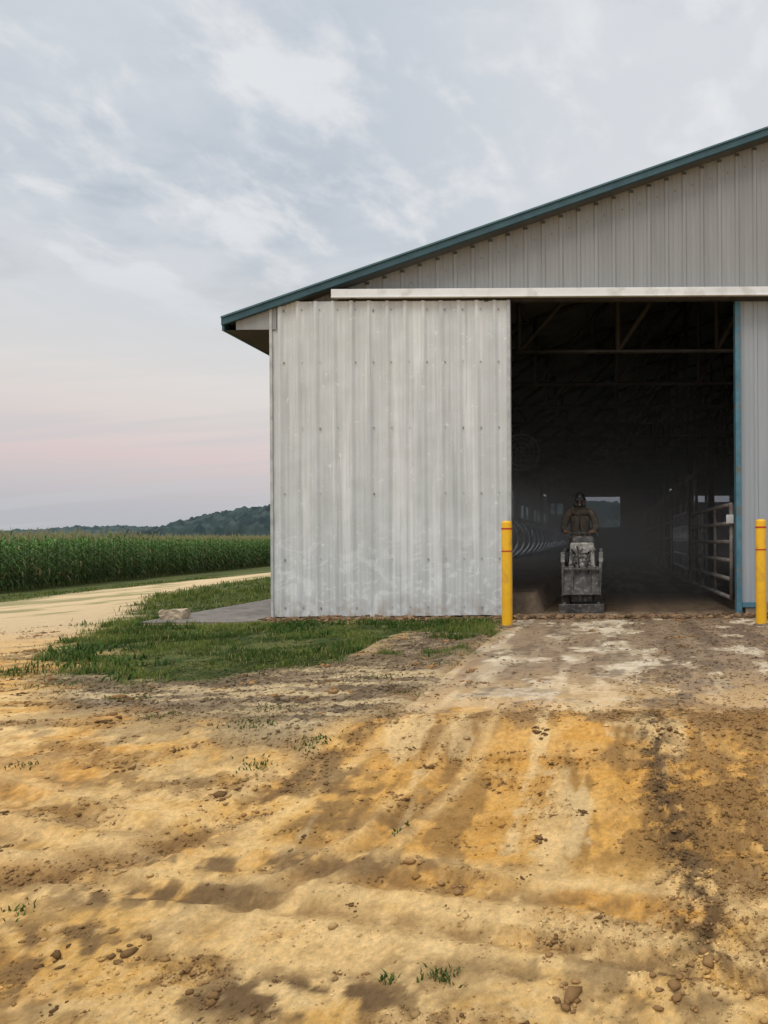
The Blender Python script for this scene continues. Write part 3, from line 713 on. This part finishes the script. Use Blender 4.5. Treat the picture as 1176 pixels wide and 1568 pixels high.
o=mixn(mul(mul(mr(geo.outputs['Z'],.40,.0,0,1),mr(nz(6,(1,1,1)),.4,.62,0,1)),.6),o,(.36,.30,.23))
L.new(o,b.inputs['Base Color'])
pts=rib_cols(DX0,DX1,DX0+.115,.030); zs=np.linspace(DZ0,DZ1,90)
PXs=np.array([p[0] for p in pts]); PH=np.array([p[1] for p in pts])
GX,GZ=np.meshgrid(PXs,zs); GY=DY-PH[None,:]+.022*(fbm(GX*1.8,GZ*1.5,3,71)-.5)+.012*(fbm(GX*6,GZ*5,3,72)-.5)
GZ=GZ.copy(); GZ[0]+=.02*(fbm(PXs*3,PXs*0,3,73)-.5)
ii=np.arange(GX.size).reshape(GX.shape); F=np.stack([ii[:-1,:-1],ii[:-1,1:],ii[1:,1:],ii[1:,:-1]],-1).reshape(-1,4)
mk('steel_panel',np.stack([GX,GY,GZ],-1).reshape(-1,3),F,dm,door)
edgem=noisy('door_edge_mat',(.36,.38,.38),(.54,.56,.56),6,.5)
boxes('frame',[((DX0-.012,DX0+.022),(DY-.03,DY+.06),(DZ0-.01,DZ1)),((DX1-.03,DX1+.012),(DY-.03,DY+.06),(DZ0,DZ1)),((DX0+.03,DX1-.03),(DY+.016,DY+.05),(DZ1-.02,DZ1+.008))],edgem,door,bevel=.003)
boxes('backing_girts',[((DX0+.03,DX1-.04),(DY+.02,DY+.06),(z,z+.09)) for z in (.05,1.0,1.9,2.8,3.9)],darkwood,door)
sv=[]
for z in (.14,.76,1.60,2.44,3.28,3.95):
    x=DX0+.115+.05
    while x<DX1-.05:
        if random.random()<.8: sv.append(((x-.005,x+.005),(DY-.016,DY+.0),(z-.005+random.uniform(-.02,.015),z+.007)))
        x+=P_
boxes('screws',sv,noisy('screw_mat',(.14,.13,.12),(.30,.29,.28),9,.6),door)
sv=[]
for i in range(60):
    x=-4.2+i*P_*.5
    if x>3: break
    zt=roofz(x)-.30; sv.append(((x-.006,x+.006),(WY-.010,WY),(zt-.006,zt+.006)))
boxes('gable_screws',sv,noisy('screw2_mat',(.14,.13,.12),(.25,.24,.23),9,.6),barn)
boxes('hanger_brackets',[((x-.03,x+.03),(DY-.01,DY+.05),(4.05,4.12)) for x in (-3.3,-1.6)],darkwood,door,bevel=.004)
tubes('pull_handle',[[(-1.40,9.82,.86),(-1.40,9.78,.86),(-1.40,9.78,.80),(-1.40,9.82,.80)]],.008,darkwood,door)

# ------------------------------------------------------------------ bollards
ym=noisy('safety_yellow',(.80,.42,.008),(.86,.49,.012),5,.45,c3=(.62,.34,.03),s3=9)
rm=noisy('red_tape',(.45,.02,.015),(.55,.035,.02),9,.5)
def bollard(x,y):
    e=empty('yellow_bollard',(x,y,0)); r=.06
    prof=[(r*1.02,-.1),(r*1.02,.0),(r,.02),(r,1.185),(r*.97,1.195),(r*.85,1.203),(r*.5,1.211),(.001,1.213)]
    V=[];F=[];n=32
    for pr,z in prof:
        for k in range(n): V.append((pr*math.cos(6.28318*k/n),pr*math.sin(6.28318*k/n),z))
    for i in range(len(prof)-1):
        for k in range(n): F.append([i*n+k,i*n+(k+1)%n,(i+1)*n+(k+1)%n,(i+1)*n+k])
    mk('post_sleeve',V,F,ym,e,smooth=True)
    for z0,z1 in ((1.112,1.130),(.860,.874)):
        V=[];F=[]
        for z in (z0,z1):
            for k in range(n): V.append(((r+.002)*math.cos(6.28318*k/n),(r+.002)*math.sin(6.28318*k/n),z))
        for k in range(n): F.append([k,(k+1)%n,n+(k+1)%n,n+k])
        mk('red_band',V,F,rm,e,smooth=True)
    V=[];F=[];pr=[(.062,.0),(.10,.0),(.085,.018),(.062,.028)]
    for a,z in pr:
        for k in range(n):
            w_=1+.25*math.sin(k*1.7)*.5
            V.append((a*w_*math.cos(6.28318*k/n),a*w_*math.sin(6.28318*k/n),z))
    for i in range(3):
        for k in range(n): F.append([i*n+k,i*n+(k+1)%n,(i+1)*n+(k+1)%n,(i+1)*n+k])
    mk('soil_collar',V,F,bedm,e)
    return e
bollard(-1.204,8.75); bollard(1.686,8.75)

# ------------------------------------------------------------------ interior equipment
galv=noisy('galvanised_mat',(.50,.51,.52),(.72,.73,.74),6,.35,metal=.35)
gatem=noisy('gate_mat',(.13,.115,.105),(.25,.23,.21),7,.6,c3=(.12,.07,.05),s3=12)
rust=noisy('pen_mat',(.09,.075,.065),(.17,.15,.13),7,.65)
stalls=empty('stall_dividers')
paths=[]
for y in np.arange(12.6,47,1.15):
    x0,x1,zl,zh,r=-3.35,-1.95,.58,1.46,.42
    p=[(x0,y,zh+.02)]
    for a in np.linspace(90,-90,11): p.append((x1-r+r*math.cos(math.radians(a)),y,(zl+zh)/2+(zh-zl)/2*math.sin(math.radians(a))))
    p.append((x0,y,zl)); paths.append(p)
paths.append([(-3.2,13,1.5),(-3.2,47,1.5)])
for y in np.arange(13.2,47,2.3): paths.append([(-3.3,y,.2),(-3.3,y,1.6)])
tubes('pipe_loops',paths,.036,galv,stalls)
fgm=noisy('fan_grille_mat',(.20,.20,.20),(.34,.34,.34),6,.5)
def fan(x,y,z,R):
    e=empty('barn_fan',(x,y,z)); ps=[]
    for rr,dy in ((R,-.12),(R,.12),(R*.75,-.13),(R*.5,-.14),(R*.25,-.14)):
        ps.append([(rr*math.cos(a),dy,rr*math.sin(a)) for a in np.linspace(0,2*math.pi,29)[:-1]])
    tubes('guard_rings',ps,.014,fgm,e,n=5,closed=True)
    tubes('guard_spokes',[[(0,-.14,0),(R*math.cos(a),-.12,R*math.sin(a))] for a in np.linspace(0,2*math.pi,9)[:-1]]+[[(0,.05,R),(0,.05,3.8-z)]],.010,fgm,e,n=5)
    V=[];F=[]
    for k in range(3):
        a=k*2.094; n=len(V)
        for q,da,yy in ((.1,-.3,.03),(.1,.3,-.03),(.9,.35,-.05),(.9,-.15,.05)): V.append((R*q*math.cos(a+da),yy,R*q*math.sin(a+da)))
        F.append([n,n+1,n+2,n+3])
    mk('blades',V,F,darkwood,e)
    V=[];F=[]
    for y_ in (-.12,.12):
        for a in np.linspace(0,2*math.pi,33)[:-1]: V.append((R*1.01*math.cos(a),y_,R*1.01*math.sin(a)))
    for k in range(32): F.append([k,(k+1)%32,32+(k+1)%32,32+k])
    mk('shroud',V,F,fgm,e)
for yy in (19.5,29,39): fan(-2.30,yy,3.2,.46)
def gate(x,y0,y1,zb,zt,nr,nv,mat,dx=0,r=.024):
    e=empty('cattle_gate'); ps=[]
    for z in np.linspace(zb,zt,nr): ps.append([(x,y0,z),(x+dx,y1,z)])
    for t in np.linspace(0,1,nv): ps.append([(x+dx*t,y0+(y1-y0)*t,zb),(x+dx*t,y0+(y1-y0)*t,zt)])
    tubes('rails',ps,r,mat,e)
    return e
g1=gate(1.64,10.6,14.6,.17,1.46,6,4,gatem,dx=-.12,r=.032)
tubes('hinge_post',[[(1.80,10.6,0),(1.80,10.6,1.75)]],.05,gatem,g1)
boxes('latch_plate',[((1.56,1.66),(10.53,10.56),(1.20,1.32))],whitem,g1,bevel=.005)
g2=gate(1.72,17.6,21.5,.3,1.6,5,8,galv)
pen=empty('pen_rails'); ps=[]
for y in np.arange(16.5,44,1.6): ps.append([(1.8,y,0),(1.8,y,2.5)])
for z in (.5,1.0,1.5,2.4): ps.append([(1.8,16.5,z),(1.8,44,z)])
for y in np.arange(18,40,1.6): ps.append([(1.8,y+.8+.45*math.cos(a),1.9+.45*math.sin(a)) for a in np.linspace(0,math.pi,10)])
tubes('pipes',ps,.035,rust,pen)

# ------------------------------------------------------------------ stand-on loader
ld=empty('stand_on_loader',(-.42,10.32,0))
dusty=noisy('dusty_paint',(.10,.10,.10),(.30,.29,.27),9,.9,lo=.38,hi=.62,c3=(.50,.47,.42),s3=22)
dark=noisy('dusty_dark',(.035,.035,.036),(.11,.105,.10),8,.8,c3=(.20,.18,.16),s3=18)
rub=noisy('track_rubber',(.02,.018,.016),(.08,.068,.055),10,.9)
rx=lambda a:Matrix.Rotation(math.radians(a),3,'X')
boxes('attachment_plate',[((-.235,.235),(.0,.035),(.26,.63),rx(-8)),((-.26,-.238),(-.02,.08),(.24,.60)),((.238,.26),(-.02,.08),(.24,.60)),((-.24,.24),(-.03,.0),(.585,.615)),((-.24,.24),(-.045,-.012),(.25,.275))],dark,ld,bevel=.006)
boxes('scraper_blade',[((-.30,.30),(-.06,-.03),(.012,.13),rx(12)),((-.25,-.21),(-.03,.30),(.10,.15)),((.21,.25),(-.03,.30),(.10,.15))],dark,ld,bevel=.004)
boxes('plate_ribs',[((x-.008,x+.008),(-.035,-.005),(.28,.58)) for x in (-.12,.12)],dark,ld)
def frus(name,x0,x1,y0,y1,z0,z1,tx,ty,mat):
    V=[(x0,y0,z0),(x1,y0,z0),(x1,y1,z0),(x0,y1,z0),(x0+tx,y0+ty,z1),(x1-tx,y0+ty,z1),(x1-tx,y1,z1),(x0+tx,y1,z1)]
    ob=mk(name,V,[[0,3,2,1],[4,5,6,7],[0,1,5,4],[1,2,6,5],[2,3,7,6],[3,0,4,7]],mat,ld)
    m=ob.modifiers.new('b','BEVEL'); m.width=.02; m.segments=3; return ob
frus('hood',-.19,.19,.10,.80,.42,.95,.03,.10,dusty)
frus('control_tower',-.16,.16,.55,.84,.95,1.04,.02,.05,dark)
frus('chassis',-.15,.15,.05,.95,.14,.42,.0,.0,dark)
boxes('louvres',[((-.12,.12),(.10+.009*i,.125+.009*i),(.50+.05*i,.515+.05*i)) for i in range(7)],dark,ld)
lum=[]
for i in range(26):
    x=random.uniform(-.17,.17); z=random.uniform(.58,.90); y=.11+(z-.42)*.19-random.uniform(0,.03); s=random.uniform(.012,.035)
    lum.append(((x-s,x+s),(y-.02,y+.02),(z-s*.7,z+s*.7),Matrix.Rotation(random.uniform(-1,1),3,'Y')@Matrix.Rotation(random.uniform(-.5,.5),3,'X')))
boxes('caked_manure',lum,dusty,ld,bevel=.008)
for sx in (-1,1):
    V=[];F=[];pr=[]
    for a in np.linspace(-90,90,9): pr.append((.82+.16*math.cos(math.radians(a)),.17+.16*math.sin(math.radians(a))))
    for a in np.linspace(90,270,9): pr.append((.22+.16*math.cos(math.radians(a)),.17+.16*math.sin(math.radians(a))))
    xa,xb=sorted((sx*.165,sx*.275)); m=len(pr)
    for x in (xa,xb):
        for y,z in pr: V.append((x,y,z))
    for i in range(m): F.append([i,(i+1)%m,m+(i+1)%m,m+i])
    F.append(list(range(m))); F.append(list(range(m,2*m))[::-1])
    mk('track',V,F,rub,ld)
    lug=[]
    for i,(y,z) in enumerate(pr):
        for q in (0,.5):
            y2,z2=pr[(i+1)%m]; yy=y+(y2-y)*q; zz=max(z+(z2-z)*q,.014); lug.append(((xa-.004,xb+.004),(yy-.014,yy+.014),(zz-.012,zz+.012)))
    boxes('track_lugs',lug,rub,ld)
    tubes('lift_arm',[[(sx*.24,.86,.84),(sx*.255,.55,.85),(sx*.26,.22,.76),(sx*.25,.08,.55),(sx*.25,.04,.36)]],.026,dark,ld,n=8)
    tubes('hydraulic_cylinder',[[(sx*.225,.80,.50),(sx*.235,.35,.70)],[(sx*.235,.35,.70),(sx*.24,.20,.74)]],[.026,.014],dark,ld)
    boxes('arm_pivot',[((sx*.26-.030,sx*.26+.030),(.14,.26),(.68,.82))],dusty,ld,bevel=.012)
tubes('hydraulic_hoses',[[(-.10,.16,.80),(-.13,.04,.86),(-.12,-.01,.72),(-.08,.0,.60)],[(-.05,.17,.82),(-.06,.02,.90),(-.04,-.03,.75),(-.03,0,.60)],[(.08,.17,.80),(.12,.03,.84),(.10,-.02,.70),(.06,.0,.6)]],.012,rub,ld)
boxes('platform',[((-.22,.22),(.98,1.30),(.06,.085)),((-.22,-.20),(.90,1.30),(.085,.16)),((.20,.22),(.90,1.30),(.085,.16))],dark,ld,bevel=.004)
tubes('hand_bar',[[(-.20,.80,1.02),(-.20,.86,1.08),(.20,.86,1.08),(.20,.80,1.02)]],.013,dark,ld)
tubes('control_levers',[[(x,.76,1.03),(x,.80,1.12)] for x in (-.06,.02,.09)],.007,dark,ld)

# ------------------------------------------------------------------ person
pe=empty('worker',(-.48,11.42,.085))
jacket=noisy('jacket_mat',(.055,.045,.034),(.105,.085,.065),9,.9,bump=.6,c3=(.14,.115,.09),s3=14)
skinm=noisy('skin_mat',(.16,.085,.05),(.20,.11,.07),9,.6)
blackm=noisy('mask_rubber',(.010,.010,.010),(.022,.022,.022),9,.45)
def skin(name,verts,edges,radii,mat,root=0,sub=2):
    me=bpy.data.meshes.new(name); me.from_pydata(verts,edges,[]); ob=bpy.data.objects.new(name,me); COL.objects.link(ob); ob.parent=pe
    m=ob.modifiers.new('skin','SKIN'); sv=me.skin_vertices[0].data
    for i,r in enumerate(radii):
        sv[i].radius=r if isinstance(r,tuple) else (r,r); sv[i].use_root=(i==root)
    m.use_smooth_shade=True
    s=ob.modifiers.new('s','SUBSURF'); s.levels=sub; s.render_levels=sub
    me.materials.append(mat); return ob
bv=[(0,0,.86),(0,0,1.0),(0,-.005,1.14),(0,0,1.27),(0,0,1.355),(0,-.005,1.42),
    (-.10,.0,1.32),(-.185,0,1.29),(-.245,-.03,1.06),(-.20,-.24,1.015),
    (.10,.0,1.32),(.185,0,1.29),(.245,-.03,1.06),(.20,-.24,1.015),
    (-.09,0,.80),(-.105,-.03,.44),(-.11,.01,.08),(.09,0,.80),(.105,-.03,.44),(.11,.01,.08)]
be=[(0,1),(1,2),(2,3),(3,4),(4,5),(4,6),(6,7),(7,8),(8,9),(4,10),(10,11),(11,12),(12,13),(0,14),(14,15),(15,16),(0,17),(17,18),(18,19)]
brd=[(.155,.115),(.15,.11),(.160,.12),(.165,.12),(.105,.09),(.06,.06),(.08,.08),.070,.053,.040,(.08,.08),.070,.053,.040,.095,.068,.052,.095,.068,.052]
body=skin('clothed_body',bv,be,brd,jacket)
for sx in (-1,1):
    skin('boot',[(sx*.11,.02,.10),(sx*.11,.02,.035),(sx*.115,-.09,.03),(sx*.12,-.16,.025)],[(0,1),(1,2),(2,3)],[.058,.045,.042,.03],blackm,1)
    wx=sx*.185
    skin('palm',[(sx*.198,-.235,1.015),(wx,-.275,1.02),(wx,-.305,1.026)],[(0,1),(1,2)],[(.024,.018),(.036,.016),(.036,.014)],skinm,1)
    for fi,(o,ln) in enumerate(((-.030,.85),(-.010,1.0),(.010,.95),(.030,.75))):
        x=wx+o
        skin('finger_%d'%(fi+1),[(x,-.300,1.028),(x,-.300-.030*ln,1.030),(x,-.300-.042*ln,1.030-.022*ln),(x,-.300-.026*ln,1.030-.044*ln)],[(0,1),(1,2),(2,3)],[.0092,.0088,.008,.007],skinm,0,1)
    skin('thumb',[(wx-sx*.028,-.270,1.018),(wx-sx*.048,-.290,1.006),(wx-sx*.046,-.315,.994)],[(0,1),(1,2)],[.011,.010,.008],skinm,0,1)
bm=bmesh.new(); bmesh.ops.create_uvsphere(bm,u_segments=40,v_segments=28,radius=1)
for v in bm.verts:
    x,y,z_=v.co
    jaw=1-.28*max(0,-z_)**1.3
    X_=x*.077*jaw; Y_=y*.095*(1-.08*max(0,-z_)); Z_=z_*.115
    if y<0:
        nose=math.exp(-((x/.16)**2+((z_+.12)/.22)**2)); Y_-=.018*nose
        for ex in (-.36,.36): Y_+=.008*math.exp(-(((x-ex)/.16)**2+((z_-.08)/.12)**2))
        Y_-=.006*math.exp(-((x/.4)**2+((z_-.25)/.1)**2)); Y_-=.006*math.exp(-((x/.25)**2+((z_+.5)/.09)**2)); Y_-=.010*math.exp(-((x/.3)**2+((z_+.85)/.2)**2))
    v.co=(X_,Y_,Z_)
me=bpy.data.meshes.new('head'); bm.to_mesh(me); bm.free(); me.materials.append(skinm)
for p in me.polygons: p.use_smooth=True
hd=bpy.data.objects.new('head',me); COL.objects.link(hd); hd.parent=pe; HZ=1.475; hd.location=(0,-.02,HZ)
def ell(name,c,r,mat,seg=20):
    bm=bmesh.new(); bmesh.ops.create_uvsphere(bm,u_segments=seg,v_segments=seg//2+2,radius=1)
    for v in bm.verts: v.co=(v.co.x*r[0]+c[0],v.co.y*r[1]+c[1],v.co.z*r[2]+c[2])
    me=bpy.data.meshes.new(name); bm.to_mesh(me); bm.free(); me.materials.append(mat)
    for p in me.polygons: p.use_smooth=True
    o=bpy.data.objects.new(name,me); COL.objects.link(o); o.parent=pe; return o
for sx in (-1,1):
    ell('ear',(sx*.078,0,HZ-.005),(.010,.018,.030),skinm)
    ell('eye',(sx*.030,-.098,HZ+.008),(.012,.010,.008),whitem,12)
    ell('goggle_lens',(sx*.033,-.113,HZ+.012),(.034,.016,.026),blackm)
    ell('filter_cartridge',(sx*.058,-.135,HZ-.062),(.034,.028,.034),blackm)
ell('respirator',(0,-.118,HZ-.052),(.042,.036,.045),blackm)
ell('respirator_valve',(0,-.150,HZ-.066),(.018,.012,.018),dark)
tubes('mask_straps',[[(sx*.06,-.10,HZ+.01),(sx*.082,-.02,HZ+.02),(sx*.06,.06,HZ+.03),(0,.082,HZ+.03)] for sx in (-1,1)],.006,blackm,pe)
bm=bmesh.new(); bmesh.ops.create_uvsphere(bm,u_segments=32,v_segments=20,radius=1)
bmesh.ops.delete(bm,geom=[v for v in bm.verts if v.co.z<.12],context='VERTS')
for v in bm.verts: v.co=(v.co.x*.086,v.co.y*.104,v.co.z*.125)
me=bpy.data.meshes.new('cap'); bm.to_mesh(me); bm.free(); me.materials.append(blackm)
for p in me.polygons: p.use_smooth=True
o=bpy.data.objects.new('cap',me); COL.objects.link(o); o.parent=pe; o.location=(0,-.015,HZ+.01)
tubes('cap_brim',[[(.085*math.cos(a),-.02+.10*math.sin(a),HZ+.03) for a in np.linspace(0,2*math.pi,25)[:-1]]],.009,blackm,pe,closed=True)
tubes('collar',[[(.072*math.cos(a),.070*math.sin(a),1.375) for a in np.linspace(0,2*math.pi,25)[:-1]]],.022,jacket,pe,closed=True)
tubes('jacket_zip',[[(0,-.128,1.34),(0,-.134,1.2),(0,-.125,1.0)]],.006,blackm,pe)

# ------------------------------------------------------------------ airborne dust inside the barn
vm=bpy.data.materials.new('dust_volume'); vm.use_nodes=True; nt=vm.node_tree; nt.nodes.remove(nt.nodes['Principled BSDF'])
vs=nt.nodes.new('ShaderNodeVolumeScatter'); vs.inputs['Density'].default_value=.042; vs.inputs['Color'].default_value=(.94,.89,.83,1); vs.inputs['Anisotropy'].default_value=.0
nt.links.new(vs.outputs[0],nt.nodes['Material Output'].inputs['Volume'])
boxes('barn_dust',[((-4.0,13.0),(11.0,49.5),(-.2,3.72))],vm)
